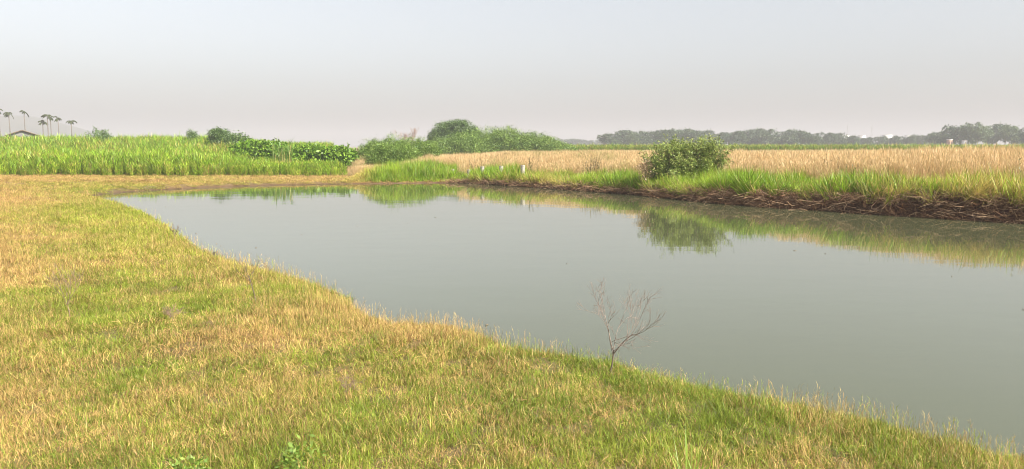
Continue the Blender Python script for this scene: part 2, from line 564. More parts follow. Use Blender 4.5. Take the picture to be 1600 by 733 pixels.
# ------------------------------------------------------------------ hills
def hill(name, label, x0, x1, y0, depth, crest, mat):
    xs = np.linspace(x0, x1, 90); ts = np.linspace(0, 1, 14)
    XX, TT = np.meshgrid(xs, ts)
    zc = crest(XX) * (0.85 + 0.3 * fbm(XX * .008, TT * 2, 61))
    ZZ = zc * np.sin(np.clip(TT, 0, 1) * pi) ** 0.8 - 0.5
    YY = y0 + TT * depth
    i2 = (np.arange(13)[:, None] * 90 + np.arange(89)[None]).ravel()
    me = mesh_data(name, np.stack([XX, YY, ZZ], -1), np.stack([i2, i2 + 1, i2 + 91, i2 + 90], -1), mat, None, True)
    return tag(link(name, me), label, kind='structure')

def crest_left(x):
    return 53 * np.interp(x / .609, [-2900, -2300, -1700, -1390, -1300, -1230, -1100, -900], [.55, .8, 1.0, .96, .72, .42, .22, .05])
hill('hill', 'faint hazy low hill behind the palms', -1766, -548, 1190, 420, crest_left, M['hill'])

# ------------------------------------------------------------------ scatter (geometry nodes instances)
def scatter(name, P, rz, tilt, scale, par, idx, protos, label, cat):
    """one stuff object: tufts instanced on points"""
    P = np.asarray(P, np.float32)
    N = len(P)
    me = bpy.data.meshes.new(name)
    me.vertices.add(N)
    me.vertices.foreach_set('co', P.ravel())
    def attr(k, ty, data, key):
        a_ = me.attributes.new(k, ty, 'POINT')
        a_.data.foreach_set(key, np.asarray(data).ravel())
    taz = RNG.uniform(0, 2 * pi, N)
    rot = np.stack([tilt * np.cos(taz), tilt * np.sin(taz), rz], -1) if np.ndim(tilt) == 1 else np.column_stack([tilt, rz])
    attr('rot', 'FLOAT_VECTOR', rot.astype(np.float32), 'vector')
    attr('scl', 'FLOAT_VECTOR', np.asarray(scale, np.float32), 'vector')
    attr('par', 'FLOAT_COLOR', np.column_stack([par, np.ones(N)]).astype(np.float32), 'color')
    attr('idx', 'INT', idx.astype(np.int32), 'value')
    o = link(name, me)
    g = bpy.data.node_groups.new(name + '_scatter', 'GeometryNodeTree')
    g.interface.new_socket('Geometry', in_out='INPUT', socket_type='NodeSocketGeometry')
    g.interface.new_socket('Geometry', in_out='OUTPUT', socket_type='NodeSocketGeometry')
    N_, L_ = g.nodes, g.links
    gi, go = N_.new('NodeGroupInput'), N_.new('NodeGroupOutput')
    join = N_.new('GeometryNodeJoinGeometry')
    def named(k, ty):
        x = N_.new('GeometryNodeInputNamedAttribute'); x.data_type = ty
        x.inputs['Name'].default_value = k
        return x.outputs['Attribute']
    r_, s_, i_ = named('rot', 'FLOAT_VECTOR'), named('scl', 'FLOAT_VECTOR'), named('idx', 'INT')
    e2r = N_.new('FunctionNodeEulerToRotation'); L_.new(r_, e2r.inputs[0])
    m2p = N_.new('GeometryNodeMeshToPoints'); L_.new(gi.outputs[0], m2p.inputs['Mesh'])
    for k, pm in enumerate(protos):
        po = bpy.data.objects.new('tuft_pattern', pm)          # not linked: only the scattered tufts exist in the scene
        oi = N_.new('GeometryNodeObjectInfo'); oi.inputs['Object'].default_value = po
        oi.inputs['As Instance'].default_value = True
        cmp_ = N_.new('FunctionNodeCompare'); cmp_.data_type = 'INT'; cmp_.operation = 'EQUAL'
        L_.new(i_, cmp_.inputs[2]); cmp_.inputs[3].default_value = k
        iop = N_.new('GeometryNodeInstanceOnPoints')
        L_.new(m2p.outputs[0], iop.inputs['Points']); L_.new(cmp_.outputs[0], iop.inputs['Selection'])
        L_.new(oi.outputs['Geometry'], iop.inputs['Instance'])
        L_.new(e2r.outputs[0], iop.inputs['Rotation']); L_.new(s_, iop.inputs['Scale'])
        L_.new(iop.outputs[0], join.inputs[0])
    L_.new(join.outputs[0], go.inputs[0])
    md = o.modifiers.new('scatter', 'NODES'); md.node_group = g
    return tag(o, label, cat, kind='stuff')


def sample(xlo, xhi, ylo, yhi, dens, rng=RNG):
    n_ = int((xhi - xlo) * (yhi - ylo) * dens)
    return rng.uniform(xlo, xhi, n_), rng.uniform(ylo, yhi, n_)


def in_view(x, y, m=2.5, k=0.66):
    return np.abs(x) < k * y + m

# ---- tuft patterns
def tuft(n_, rad, L, W, lean, curve, segs, seed, mat, heads=0.0, stalk=0):
    r = np.random.default_rng(seed)
    a = Acc()
    for i in range(n_):
        q = rad * math.sqrt(r.random()); th = r.uniform(0, 2 * pi)
        az = r.uniform(0, 2 * pi)
        le = L * r.uniform(0.45, 1.0)
        rv = r.random()
        blade(a, (q * cos(th), q * sin(th), -0.01), az, abs(r.normal(0, lean)), le, W * r.uniform(.6, 1.2), r.uniform(0.1, 1) * curve, segs, rv, r)
    for i in range(stalk):
        q = rad * math.sqrt(r.random()); th = r.uniform(0, 2 * pi); az = r.uniform(0, 2 * pi)
        H_ = L * r.uniform(1.0, 1.5); le = r.uniform(0, .3)
        p0 = np.array([q * cos(th), q * sin(th), 0])
        tip = p0 + H_ * np.array([sin(le) * cos(az), sin(le) * sin(az), cos(le)])
        rv = r.random() * 0.5
        s = np.array([W * .25, 0, 0]) if r.random() < .5 else np.array([0, W * .25, 0])
        a.add([p0 - s, p0 + s, tip + s * .5, tip - s * .5], [(0, 1, 2, 3)], rv)
        for k in range(4):                                   # small seed spikes at the tip
            b0 = tip - np.array([0, 0, 0.03 * k * H_ / .3])
            blade(a, b0, r.uniform(0, 2 * pi), r.uniform(.4, 1.1), H_ * .16, W * .7, .4, 1, rv, r)
    return a.data('tuft', mat)


# ---- near meadow ----------------------------------------------------------------
meadow_p = [tuft(105, 0.13, 0.10, 0.0046, 1.25, 2.4, 3, 100 + i, M['meadow']) for i in range(6)]
meadow_p += [tuft(70, 0.11, 0.14, 0.0042, 0.8, 1.8, 3, 120 + i, M['meadow'], stalk=3) for i in range(4)]
PX, PY, SC = [], [], []
for ylo, yhi, dens, s in ((1.8, 6, 300, 0.70), (6, 10, 180, 0.86), (10, 16, 85, 1.2), (16, 27, 42, 1.5), (27, 54, 18, 1.9)):
    x, y = sample(-0.66 * yhi - 3, 0.66 * yhi + 3 if yhi < 20 else 1.0, ylo, yhi, dens)
    k = in_view(x, y)
    PX.append(x[k]); PY.append(y[k]); SC.append(np.full(k.sum(), s))
x, y, s = np.concatenate(PX), np.concatenate(PY), np.concatenate(SC)
d, hb, wb, kd = inf = shore_info(x, y)
crop_front = lambda x: 52.6 + (fbm(x * .5, x * 0 + 3.3, 71) - .5) * 1.6
k = (d > 0.02 + 0.1 * RNG.random(len(x))) & (kd < 0.5) & ~((x > 12) & (y > 16)) & (y < crop_front(x) + 1)
x, y, s, d = x[k], y[k], s[k], d[k]
z = height(x, y)
dry = (tan_zone(x, y) + RNG.normal(0, .13, len(x))).clip(0, 1)
hvar = 0.55 + 0.75 * fbm(x * .8, y * .8, 81)
hvar *= 1 - 0.35 * sstep(33, 42, y)
tall = RNG.random(len(x)) < (0.12 + 0.45 * np.exp(-((d - .5) / 0.7) ** 2) * sstep(22, 12, y))
idx = np.where(tall, RNG.integers(6, 10, len(x)), RNG.integers(0, 6, len(x)))
sx = s * RNG.uniform(.8, 1.25, len(x))
bright = RNG.uniform(.75, 1.2, len(x)) * (0.8 + 0.4 * fbm(x * 2.2, y * 2.2, 85, 2))
hue = (0.30 + 0.5 * sstep(4, 18, y) + (fbm(x * .7, y * .7, 91) - .5) * 0.8).clip(0, 1)
scatter('meadow_grass', np.column_stack([x, y, z]), RNG.uniform(0, 2 * pi, len(x)), np.abs(RNG.normal(0, .25, len(x))),
        np.column_stack([sx, sx, sx * hvar * (0.75 + .25 / s)]), np.column_stack([dry, bright, hue]), idx, meadow_p,
        'short yellow-green and straw coloured grass carpeting the near bank', 'grass')
print('meadow', len(x))

# ---- cane crop on the left --------------------------------------------------------
def cane(seed, mat, H=2.4, nst=5, nl=10, W=0.045, L=0.8):
    r = np.random.default_rng(seed)
    a = Acc()
    for s_ in range(nst):
        q, th = r.uniform(0, .22), r.uniform(0, 2 * pi)
        lx, ly = r.normal(0, .07, 2)
        hs = H * r.uniform(.62, .8)
        base = np.array([q * cos(th), q * sin(th), 0])
        tube(a, [base, base + [lx * hs * .5, ly * hs * .5, hs * .5], base + [lx * hs, ly * hs, hs]], [.016, .014, .006], 3, r.uniform(.3, 1))
        for i in range(nl):
            f = r.uniform(0.12, 1.0)
            b0 = base + np.array([lx * hs * f, ly * hs * f, hs * f])
            blade(a, b0, r.uniform(0, 2 * pi), r.uniform(.12, .5), L * r.uniform(.6, 1.1) * H / 2.4, W * r.uniform(.6, 1.2), r.uniform(.3, 1.5), 4, r.random(), r)
    return a.data('cane', mat)

cane_p = [cane(200 + i, M['crop']) for i in range(7)]
PX, PY = [], []
for xlo, xhi, ylo, yhi, dens in ((-44, -9.5, 51.5, 60, 8), (-52, -10, 60, 75, 5), (-66, -12, 75, 100, 2.8), (-95, -16, 100, 140, 1.4)):
    x, y = sample(xlo, xhi, ylo, yhi, dens); PX.append(x); PY.append(y)
x, y = np.concatenate(PX), np.concatenate(PY)
edge = -11.0 - (y - 52) * 0.24 + (fbm(y * .4, y * 0, 73) - .5) * 1.5
k = (y > crop_front(x) + RNG.normal(0, .25, len(x))) & (x < edge)
x, y = x[k], y[k]
back = y - crop_front(x)
hs = (0.42 + 0.20 * sstep(-0.3, 3, back) + 0.38 * sstep(8, 60, back)) * RNG.uniform(.85, 1.12, len(x)) * (0.92 + 0.24 * fbm(x * .25, y * .25, 75))
hs *= 1 - 0.38 * sstep(-23.0, -15, x + (y - 52) * 0.3)
dry = (0.10 + 0.35 * sstep(0.8, -0.3, back) + 0.5 * sstep(.62, .8, fbm(x * .35, y * .35, 77))).clip(0, .8)
scatter('cane_crop', np.column_stack([x, y, height(x, y) - .03]), RNG.uniform(0, 2 * pi, len(x)), np.abs(RNG.normal(0, .07, len(x))),
        np.column_stack([hs ** .7, hs ** .7, hs]), np.column_stack([dry, RNG.uniform(.6, 1.25, len(x)), (RNG.uniform(.1, .8, len(x)) + 0.3 * sstep(3, 0, back)).clip(0, 1)]),
        RNG.integers(0, 7, len(x)), cane_p, 'dense bright green cane crop filling the field on the left', 'crop')
print('cane', len(x))

# ---- bank grass along the right bank and the corner by the posts --------------------
bank_p = [tuft(34, 0.14, 0.85, 0.018, 0.36, 1.2, 4, 300 + i, M['bank']) for i in range(6)]
x, y = sample(-11.5, 22, 17, 56, 36)
d, hb, wb, kd = shore_info(x, y)
corner = (x < -2.4) & (y > 44)
k_r = (kd > 0.45) & (d > 0.10 + (.05 + .42 * sstep(.38, .62, fbm(x * 1.4, y * 1.4, 131, 3))) * sstep(.1, .45, x / y)) & (d < 2.8 + 1.6 * fbm(x * .5, y * .5, 101))
k_c = corner & (d > 0.25) & (x > -9.4) & (y < 52 + .3 * (x + 10))
k = (k_r | k_c) & in_view(x, y, 3)
x, y, d, corner = x[k], y[k], d[k], corner[k]
xq = x + (fbm(x * .9, y * .9, 117) - .5) * 2.4
lush = sstep(-10.0, -7.0, xq) * sstep(-2.4, -5.0, xq)             # the high lush mound left of the posts
hs = (0.22 + 1.3 * fbm(x * .7, y * .7, 103)) * RNG.uniform(.65, 1.25, len(x))
hs = np.where(corner, (0.45 + 1.15 * lush) * RNG.uniform(.55, 1.15, len(x)) * (.7 + .55 * fbm(x * 1.3, y * 1.3, 119, 3)) * sstep(.1, 1.6, d).clip(.35, 1), hs)
U = x / y
hs *= 1 + .12 * np.exp(-((U - .0) / .03) ** 2)
dry = 0.10 + 1.0 * sstep(0.42, 0.50, U) * fbm(x * .8, y * .8, 105) + 0.45 * np.exp(-((U - .05) / .035) ** 2) + (fbm(x * .7, y * .7, 107) - .5) * .5
dry = np.where(corner, 0.1 + 0.75 * sstep(-7.6, -8.8, x), dry)
dry = (dry + 0.35 * sstep(.5, .1, d)).clip(0.02, .95)
# lean out over the water at the edge
sh2 = shore_info(x + .05, y)[0] - shore_info(x - .05, y)[0]
sv2 = shore_info(x, y + .05)[0] - shore_info(x, y - .05)[0]
gn = np.hypot(sh2, sv2) + 1e-6
lean = 0.7 * sstep(.9, .1, d) + RNG.normal(0, .12, len(x))
ddx, ddy = -sh2 / gn, -sv2 / gn                               # towards the water
tilt = np.column_stack([-ddy * lean, ddx * lean])
scatter('bank_grass', np.column_stack([x, y, height(x, y) - .02]), RNG.uniform(0, 2 * pi, len(x)), tilt,
        np.column_stack([np.sqrt(hs), np.sqrt(hs), hs]), np.column_stack([dry, RNG.uniform(.8, 1.2, len(x)), (fbm(x * .6, y * .6, 109) * 1.2 - .1).clip(0, 1)]),
        RNG.integers(0, 6, len(x)), bank_p, 'lush green grass overhanging the far cut bank of the pond', 'grass')
print('bank', len(x))

# ---- dead roots and stems hanging in the cut bank --------------------------------------
def root_tangle(seed):
    r = np.random.default_rng(seed)
    a = Acc()
    for i in range(20):
        p = np.array([r.uniform(-.25, .25), r.uniform(-.08, .08), r.uniform(-.02, .26)])
        th = r.uniform(0, 2 * pi) ; ph = r.normal(-.2, .6)
        dv = np.array([cos(th) * cos(ph), .6 * sin(th) * cos(ph), sin(ph)])
        L_ = r.uniform(.15, .7); P = [p]
        for k_ in range(4):
            dv = dv + r.normal(0, .28, 3); dv /= np.linalg.norm(dv)
            p = p + dv * L_ / 4; P.append(p)
        w = r.uniform(.004, .012)
        tube(a, P, np.linspace(w, w * .4, 5), 3, r.random())
    return a.data('root_tangle', M['root'])
root_p = [root_tangle(400 + i) for i in range(6)]
x, y = sample(-4, 22, 17, 49, 95)
d, hb, wb, kd = shore_info(x, y)
k = (kd > 0.4) & (d > -0.06) & (d < 0.22 + .30 * sstep(.12, .5, x / y)) & in_view(x, y, 3)
x, y, d = x[k], y[k], d[k]
z = np.maximum(height(x, y), 0.0)
tang = np.arctan2(shore_info(x, y + .05)[0] - shore_info(x, y - .05)[0], shore_info(x + .05, y)[0] - shore_info(x - .05, y)[0]) + pi / 2
s = RNG.uniform(.5, 1.25, len(x))
scatter('bank_roots', np.column_stack([x, y, z - .02]), tang + RNG.normal(0, .3, len(x)), np.abs(RNG.normal(0, .25, len(x))),
        np.column_stack([s, s, s * .7]), np.column_stack([RNG.uniform(.05, .75, len(x)), RNG.uniform(.55, 1.5, len(x)), RNG.random(len(x))]),
        RNG.integers(0, 6, len(x)), root_p, 'tangle of dead brown roots and stems in the cut bank', 'roots')
print('roots', len(x))

# ---- dry reed field -----------------------------------------------------------------
def reed(seed, H=1.35):
    r = np.random.default_rng(seed)
    a = Acc()
    for i in range(60):
        q, th, az = .34 * math.sqrt(r.random()), r.uniform(0, 2 * pi), r.uniform(0, 2 * pi)
        h_ = H * r.uniform(.6, 1.05)
        blade(a, (q * cos(th), q * sin(th), 0), az, abs(r.normal(0, .07)), h_, .0075, r.uniform(0, .35), 3, r.random(), r)
        if r.random() < .6:
            p = np.array([q * cos(th) + .05 * cos(az), q * sin(th) + .05 * sin(az), h_ * .93])
            for k_ in range(3):
                blade(a, p - [0, 0, .07 * k_], r.uniform(0, 2 * pi), r.uniform(.1, .6), .16, .011, .4, 2, r.random(), r)
    return a.data('reed', M['straw'])
reed_p = [reed(500 + i) for i in range(6)]
PX, PY = [], []
for xlo, xhi, ylo, yhi, dens in ((2, 34, 18, 40, 9), (-19, 40, 40, 60, 6), (-19, 55, 60, 90, 3.0), (-20, 100, 90, 142, 1.2)):
    x, y = sample(xlo, xhi, ylo, yhi, dens); PX.append(x); PY.append(y)
x, y = np.concatenate(PX), np.concatenate(PY)
d, hb, wb, kd = shore_info(x, y)
k = in_view(x, y, 4) & (((kd > .45) & (d > 2.8 + .9 * RNG.random(len(x)))) | ((kd <= .45) & (y > 54.5) & (d > 2))) & (x > -10.5 - (y - 48) * .13)
x, y = x[k], y[k]
hs = RNG.uniform(.82, 1.1, len(x)) * (0.82 + 0.36 * fbm(x * .2, y * .2, 111))
hs *= (0.72 + 0.28 * sstep(1.6, 7, shore_info(x, y)[0])) * (1 - .34 * sstep(35, 105, y))
hs *= 1 - .45 * sstep(-6, -9, x) * sstep(68, 58, y)
dry = (0.93 - 0.9 * sstep(.60, .8, fbm(x * .16, y * .3, 113))).clip(.25, 1)
scatter('dry_reeds', np.column_stack([x, y, height(x, y)]), RNG.uniform(0, 2 * pi, len(x)), np.abs(RNG.normal(0, .06, len(x))),
        np.column_stack([np.ones(len(x)), np.ones(len(x)), hs]), np.column_stack([dry, RNG.uniform(.85, 1.15, len(x)), RNG.random(len(x))]),
        RNG.integers(0, 6, len(x)), reed_p, 'field of dry pinkish tan reeds behind the far bank', 'dry grass')
print('reeds', len(x))

def weed(seed):
    r = np.random.default_rng(seed); a = Acc()
    for i in range(7):
        p0 = np.array([r.normal(0, .12), r.normal(0, .12), 0]); tip = p0 + [r.normal(0, .18), r.normal(0, .18), r.uniform(.8, 1.35)]
        tube(a, [p0, (p0 + tip) / 2 + r.normal(0, .03, 3), tip], [.008, .006, .003], 3, r.random())
        for k_ in range(16):
            f = r.uniform(.4, 1.0)
            blade(a, p0 * (1 - f) + tip * f, r.uniform(0, 2 * pi), r.uniform(.4, 1.4), r.uniform(.06, .14), .03, .5, 2, r.random(), r)
    return a.data('weed', M['weed'])
M['weed'] = leaf_mat('olive_weed', (0.10, 0.11, 0.03), (0.20, 0.18, 0.06), (0.22, 0.13, 0.06), (0.30, 0.20, 0.09), var=.8)
weed_p = [weed(560 + i) for i in range(4)]
x, y = sample(-4, 40, 20, 85, .6)
d, hb, wb, kd = shore_info(x, y)
wn_ = fbm(x * .12, y * .12, 121)
k = in_view(x, y, 3) & (kd > .45) & (d > 2.0) & (RNG.random(len(x)) < 2.2 * sstep(.48, .72, wn_) + .25 * sstep(5, 2.5, d))
x, y = x[k], y[k]
hs = RNG.uniform(.7, 1.15, len(x))
scatter('field_weeds', np.column_stack([x, y, height(x, y)]), RNG.uniform(0, 2 * pi, len(x)), np.abs(RNG.normal(0, .12, len(x))),
        np.column_stack([hs, hs, hs]), np.column_stack([RNG.uniform(.1, .6, len(x)), RNG.uniform(.8, 1.2, len(x)), RNG.random(len(x))]),
        RNG.integers(0, 4, len(x)), weed_p, 'scattered olive brown weeds standing among the dry reeds', 'weeds')
print('weeds', len(x))

# ---- green crop strip beyond the reeds --------------------------------------------------
x, y = sample(4, 175, 143, 185, 1.0)
k = in_view(x, y, 12)
x, y = x[k], y[k]
hs = RNG.uniform(.75, .95, len(x))
scatter('far_green_crop', np.column_stack([x, y, height(x, y)]), RNG.uniform(0, 2 * pi, len(x)), np.abs(RNG.normal(0, .06, len(x))),
        np.column_stack([hs * 1.5, hs * 1.5, hs]), np.column_stack([RNG.uniform(.1, .45, len(x)), RNG.uniform(.7, .95, len(x)), RNG.random(len(x)) * .6]),
        RNG.integers(0, 7, len(x)), cane_p, 'low strip of dull green crop between reeds and far trees', 'crop')

# ------------------------------------------------------------------ shrubs and trees
def crown(acc, lobes, nclump, nleaf, rc, leaf, rng, droop=0.15, shell=0.5, flat=1.0, up=0.25):
    lobes = np.array(lobes, float)
    wts = (lobes[:, 3] * lobes[:, 4] * lobes[:, 5]) ** (2 / 3); wts /= wts.sum()
    cents = []
    V, Rn = [], []
    for c in range(nclump):
        L_ = lobes[rng.choice(len(lobes), p=wts)]
        v = rng.normal(0, 1, 3); v[2] += up; v /= np.linalg.norm(v)
        rr = rng.uniform(shell, 1.0) ** .7
        ctr = L_[:3] + v * L_[3:] * rr
        if ctr[2] < 0.05: ctr[2] = 0.05 + rng.random() * .2
        cents.append(ctr)
        k_ = int(nleaf * rng.uniform(.6, 1.4))
        off = rng.normal(0, rc, (k_, 3)); off[:, 2] *= flat
        p = ctr + off
        dd = rng.normal(0, 1, (k_, 3)) + v * .8; dd[:, 2] -= droop * 3
        dd /= np.linalg.norm(dd, axis=1)[:, None]
        sd = np.cross(dd, rng.normal(0, 1, (k_, 3))); sd /= np.linalg.norm(sd, axis=1)[:, None]
        ll = leaf[0] * rng.uniform(.6, 1.3, k_)[:, None]; ww = leaf[1] * rng.uniform(.6, 1.3, k_)[:, None] / 2
        q = np.stack([p, p + dd * ll * .45 + sd * ww, p + dd * ll, p + dd * ll * .45 - sd * ww], 1)
        V.append(q.reshape(-1, 3))
        Rn.append(np.repeat((rng.random() * .45 + rng.random(k_) * .55), 4))
    V = np.concatenate(V); Rn = np.concatenate(Rn)
    V[:, 2] = np.maximum(V[:, 2], 0.01)
    acc.add(V, np.arange(len(V)).reshape(-1, 4), Rn)
    return np.array(cents)


def limbs(acc, base, cents, r0, rng, n_=10, fork=.3):
    pick = cents[rng.choice(len(cents), min(n_, len(cents)), replace=False)]
    for c in pick:
        b0 = np.array(base) + rng.normal(0, r0 * .6, 3) * [1, 1, 0]
        mid = b0 * (1 - fork) + c * fork; mid[2] = b0[2] + (c[2] - b0[2]) * (fork + .2)
        m2 = (mid + c) / 2 + rng.normal(0, .06, 3) * np.linalg.norm(c - b0)
        rr = r0 * rng.uniform(.5, 1)
        tube(acc, [b0, mid, m2, c], [rr, rr * .75, rr * .45, rr * .12], 5, rng.random())


def shrub(name, label, x, y, lobes, nclump, nleaf, rc, leaf, mat, seed, cat='shrub', group=None, r0=.05, nlimb=14, droop=.1, flat=1.0, shell=.45, dz=0.0):
    r = np.random.default_rng(seed)
    o = thing(name, label, cat, (x, y, float(height(np.array([x]), np.array([y]))[0]) - .03 + dz), 0, group)
    a = Acc()
    c = crown(a, lobes, nclump, nleaf, rc, leaf, r, droop, shell, flat)
    a.build('foliage', mat, o)
    s_ = Acc()
    limbs(s_, (0, 0, -.05), c, r0, r, nlimb)
    s_.build('stems', M['bark'], o)
    return o


def tree(name, label, x, y, trunk_h, trunk_r, lobes, nclump, nleaf, rc, leaf, mat, seed, cat='tree', group=None, bark='bark', nlimb=12, flat=.8):
    r = np.random.default_rng(seed)
    o = thing(name, label, cat, (x, y, float(height(np.array([x]), np.array([y]))[0]) - .05), 0, group)
    a = Acc()
    c = crown(a, lobes, nclump, nleaf, rc, leaf, r, .1, .45, flat)
    a.build('crown', mat, o)
    t = Acc()
    bx, by = r.normal(0, .05 * trunk_h, 2)
    tube(t, [(0, 0, -.1), (bx * .3, by * .3, trunk_h * .4), (bx, by, trunk_h)], [trunk_r * 1.25, trunk_r, trunk_r * .75], 8, .5)
    tr = t.build('trunk', M[bark], o, True)
    s_ = Acc(); limbs(s_, (bx, by, trunk_h * .95), c, trunk_r * .55, r, nlimb)
    s_.build('limb', M[bark], tr)
    return o


# big feathery bush on the right bank: arching shoots with leaves along them
def shoot_bush(name, label, cat, x, y, shoots, leaf, mat, seed, nleaf=95):
    r = np.random.default_rng(seed)
    o = thing(name, label, cat, (x, y, float(height(np.array([x]), np.array([y]))[0]) - .03))
    a, b_ = Acc(), Acc()
    for cx_, tx, ty, tz, n_ in shoots:
        for i in range(n_):
            p0 = np.array([cx_ + r.normal(0, .22), r.normal(0, .2), 0])
            p3 = np.array([tx + r.normal(0, .30), ty + r.normal(0, .40), max(.15, tz + r.normal(0, .20))])
            p1 = p0 + [(p3[0] - p0[0]) * .25, (p3[1] - p0[1]) * .25, p3[2] * .55]
            p2 = p0 * .35 + p3 * .65 + [0, 0, .16 * np.linalg.norm(p3 - p0)]
            t = np.linspace(0, 1, 7)[:, None]
            P = (1 - t) ** 3 * p0 + 3 * (1 - t) ** 2 * t * p1 + 3 * (1 - t) * t * t * p2 + t ** 3 * p3
            tube(b_, P, np.linspace(.016, .003, 7), 4, r.random())
            k_ = int(nleaf * r.uniform(.5, 1.3))
            f = r.uniform(.22, 1.0, k_) ** .8 * 5.999
            j = f.astype(int); f = (f - j)[:, None]
            q = P[j] * (1 - f) + P[j + 1] * f + r.normal(0, .06, (k_, 3))
            ax = P[j + 1] - P[j]; ax /= np.linalg.norm(ax, axis=1)[:, None]
            dd = ax * .5 + r.normal(0, .7, (k_, 3)); dd /= np.linalg.norm(dd, axis=1)[:, None]
            sd = np.cross(dd, r.normal(0, 1, (k_, 3))); sd /= np.linalg.norm(sd, axis=1)[:, None]
            ll = leaf[0] * r.uniform(.6, 1.3, k_)[:, None]; ww = leaf[1] * r.uniform(.6, 1.2, k_)[:, None] / 2
            Q = np.stack([q, q + dd * ll * .45 + sd * ww, q + dd * ll, q + dd * ll * .45 - sd * ww], 1).reshape(-1, 3)
            Q[:, 2] = np.maximum(Q[:, 2], .02)
            a.add(Q, np.arange(len(Q)).reshape(-1, 4), np.repeat(r.random() * .4 + r.random(k_) * .6, 4))
    a.build('foliage', mat, o)
    b_.build('stems', M['bark'], o)
    return o

xb, yb = gx(1066, 34), 34.0
o = shoot_bush('feathery_bush', 'big feathery green bush standing on the right bank over the water', 'bush', xb, yb,
    [(-.8, -1.25, 0, 1.15, 22), (-.6, -.75, 0, 1.6, 26), (-.2, -.2, 0, 1.75, 28), (.2, .45, 0, 1.85, 28), (.5, 1.1, 0, 1.9, 26), (.8, 1.55, 0, 1.75, 20), (.9, 1.6, 0, 1.1, 18),
     (-.9, -1.1, -.3, .6, 16), (0, 0, -.5, 1.0, 30), (.6, .8, -.5, 1.05, 26), (-.5, -.5, -.5, .9, 24), (1.0, 1.75, 0, .6, 6), (.1, .3, -.6, .55, 16)],
    (.12, .04), M['leaf_bush'], 1)
r = np.random.default_rng(2)
a = Acc(); c = crown(a, [(-1.62, -.3, .78, .36, .4, .40)], 34, 22, .09, (.10, .035), r, .1, .2)
de = a.build('dead_foliage', M['leaf_dead'], o); de['label'] = 'dry brown dead side of the bush'
a = Acc(); limbs(a, (-.8, 0, .1), c, .02, r, 26); dn = a.build('dead_branches', M['twig'], o)

# shrubs behind the cane at its right end
for i, (u, v, y, w, lab) in enumerate([
        (392, 218, 74, 2.5, 'low green shrub beside the round tree behind the cane crop'),
        (425, 217, 72, 2.1, 'green shrub just left of the tall cane clump'),
        (478, 224, 70, 2.6, 'dark green broad-leaved shrub just right of the tall cane clump'),
        (510, 226, 69, 2.1, 'broad-leaved shrub second from the right end of the hedge behind the cane'),
        (533, 228, 68, 1.7, 'rounded broad-leaved shrub at the right end of the hedge behind the cane')]):
    h_ = gz(v, y) - .4
    shrub('broad_leaved_shrub', lab, gx(u, y), y, [(-.2 * w, 0, h_ * .45, w * .55, w * .5, h_ * .5), (.25 * w, 0, h_ * .5, w * .5, w * .5, h_ * .46), (0, .1, h_ * .62, w * .45, w * .4, h_ * .38)],
          170, 28, .19, (.30, .20), M['leaf_broad'], 20 + i, group='broad-leaved hedge shrubs behind the cane', droop=.3)

# round tree on the left
y = 92
h_ = gz(199, y) - .75
tree('round_tree', 'small round dark green tree rising above the left cane crop', gx(347, y), y, 1.5, .12,
     [(-.25, 0, h_ - 1.1, 1.15, 1.1, 1.05), (.5, 0, h_ - 1.4, 1.0, .9, .85), (-.5, .2, h_ - 1.6, .9, .9, .7), (1.1, 0, h_ - 1.85, .85, .7, .6)], 190, 48, .19, (.19, .11), M['leaf_dark'], 31)
for i, (u, v, y, w, lab) in enumerate([
        (152, 208, 105, 2.6, 'dark shrub top showing above the far left of the cane crop'),
        (298, 211, 100, 1.2, 'tiny shrub top above the cane, left of the round tree'),
        (374, 210, 88, 1.5, 'hazy small shrub top just right of the round tree')]):
    h_ = gz(v, y) - .4
    shrub('distant_shrub', lab, gx(u, y), y, [(0, 0, h_ * .55, w * .5, w * .5, h_ * .45), (.4 * w, 0, h_ * .5, w * .4, w * .4, h_ * .4)], 70, 30, .2, (.2, .12), M['leaf_dark'], 40 + i, r0=.06)

# middle mound of green thorn shrubs
y0_ = 80
h_ = gz(184, 124) - .4
tree('dome_tree', 'dark green domed tree at the left top of the middle thicket', gx(704, 124), 124, 2.6, .2,
     [(-.9, 0, h_ - 2.0, 2.2, 2.1, 1.6), (1.3, 0, h_ - 1.7, 2.5, 2.1, 1.65), (-2.1, 0, h_ - 2.9, 1.5, 1.5, 1.1), (3.0, 0, h_ - 2.5, 1.9, 1.8, 1.4), (0, -.4, h_ - 3.4, 3.2, 2.1, 1.6)], 360, 56, .28, (.26, .12), M['leaf_dark'], 51, nlimb=24)
mound = [(690, 214, 112, 3.3, 'leftmost low shrub of the middle thicket, below the domed tree'),
         (722, 205, 110, 3.9, 'green shrub of the middle thicket in front of the domed tree'),
         (757, 196, 114, 4.5, 'tallest shrub of the middle thicket, right of the domed tree'),
         (792, 199, 115, 4.5, 'second tallest thicket shrub, right of the tallest one'),
         (825, 207, 116, 3.9, 'mid-height shrub on the falling right side of the thicket'),
         (850, 216, 118, 3.3, 'low shrub near the right end of the middle thicket'),
         (873, 226, 120, 3.0, 'lowest shrub at the right end of the middle thicket')]
for i, (u, v, y, w, lab) in enumerate(mound):
    h_ = gz(v, y) - .4
    shrub('thorn_shrub', lab, gx(u, y), y, [(-.4 * w, 0, h_ * .4, w * .6, w * .6, h_ * .45), (.35 * w, 0, h_ * .45, w * .6, w * .6, h_ * .45), (0, 0, h_ * .62, w * .5, w * .5, h_ * .38), (0, -.3 * w, h_ * .35, w * .7, w * .5, h_ * .38)],
          300, 48, .28, (.28, .085), M['leaf_prosopis'], 60 + i, group='shrubs of the middle thicket', r0=.06, nlimb=26)
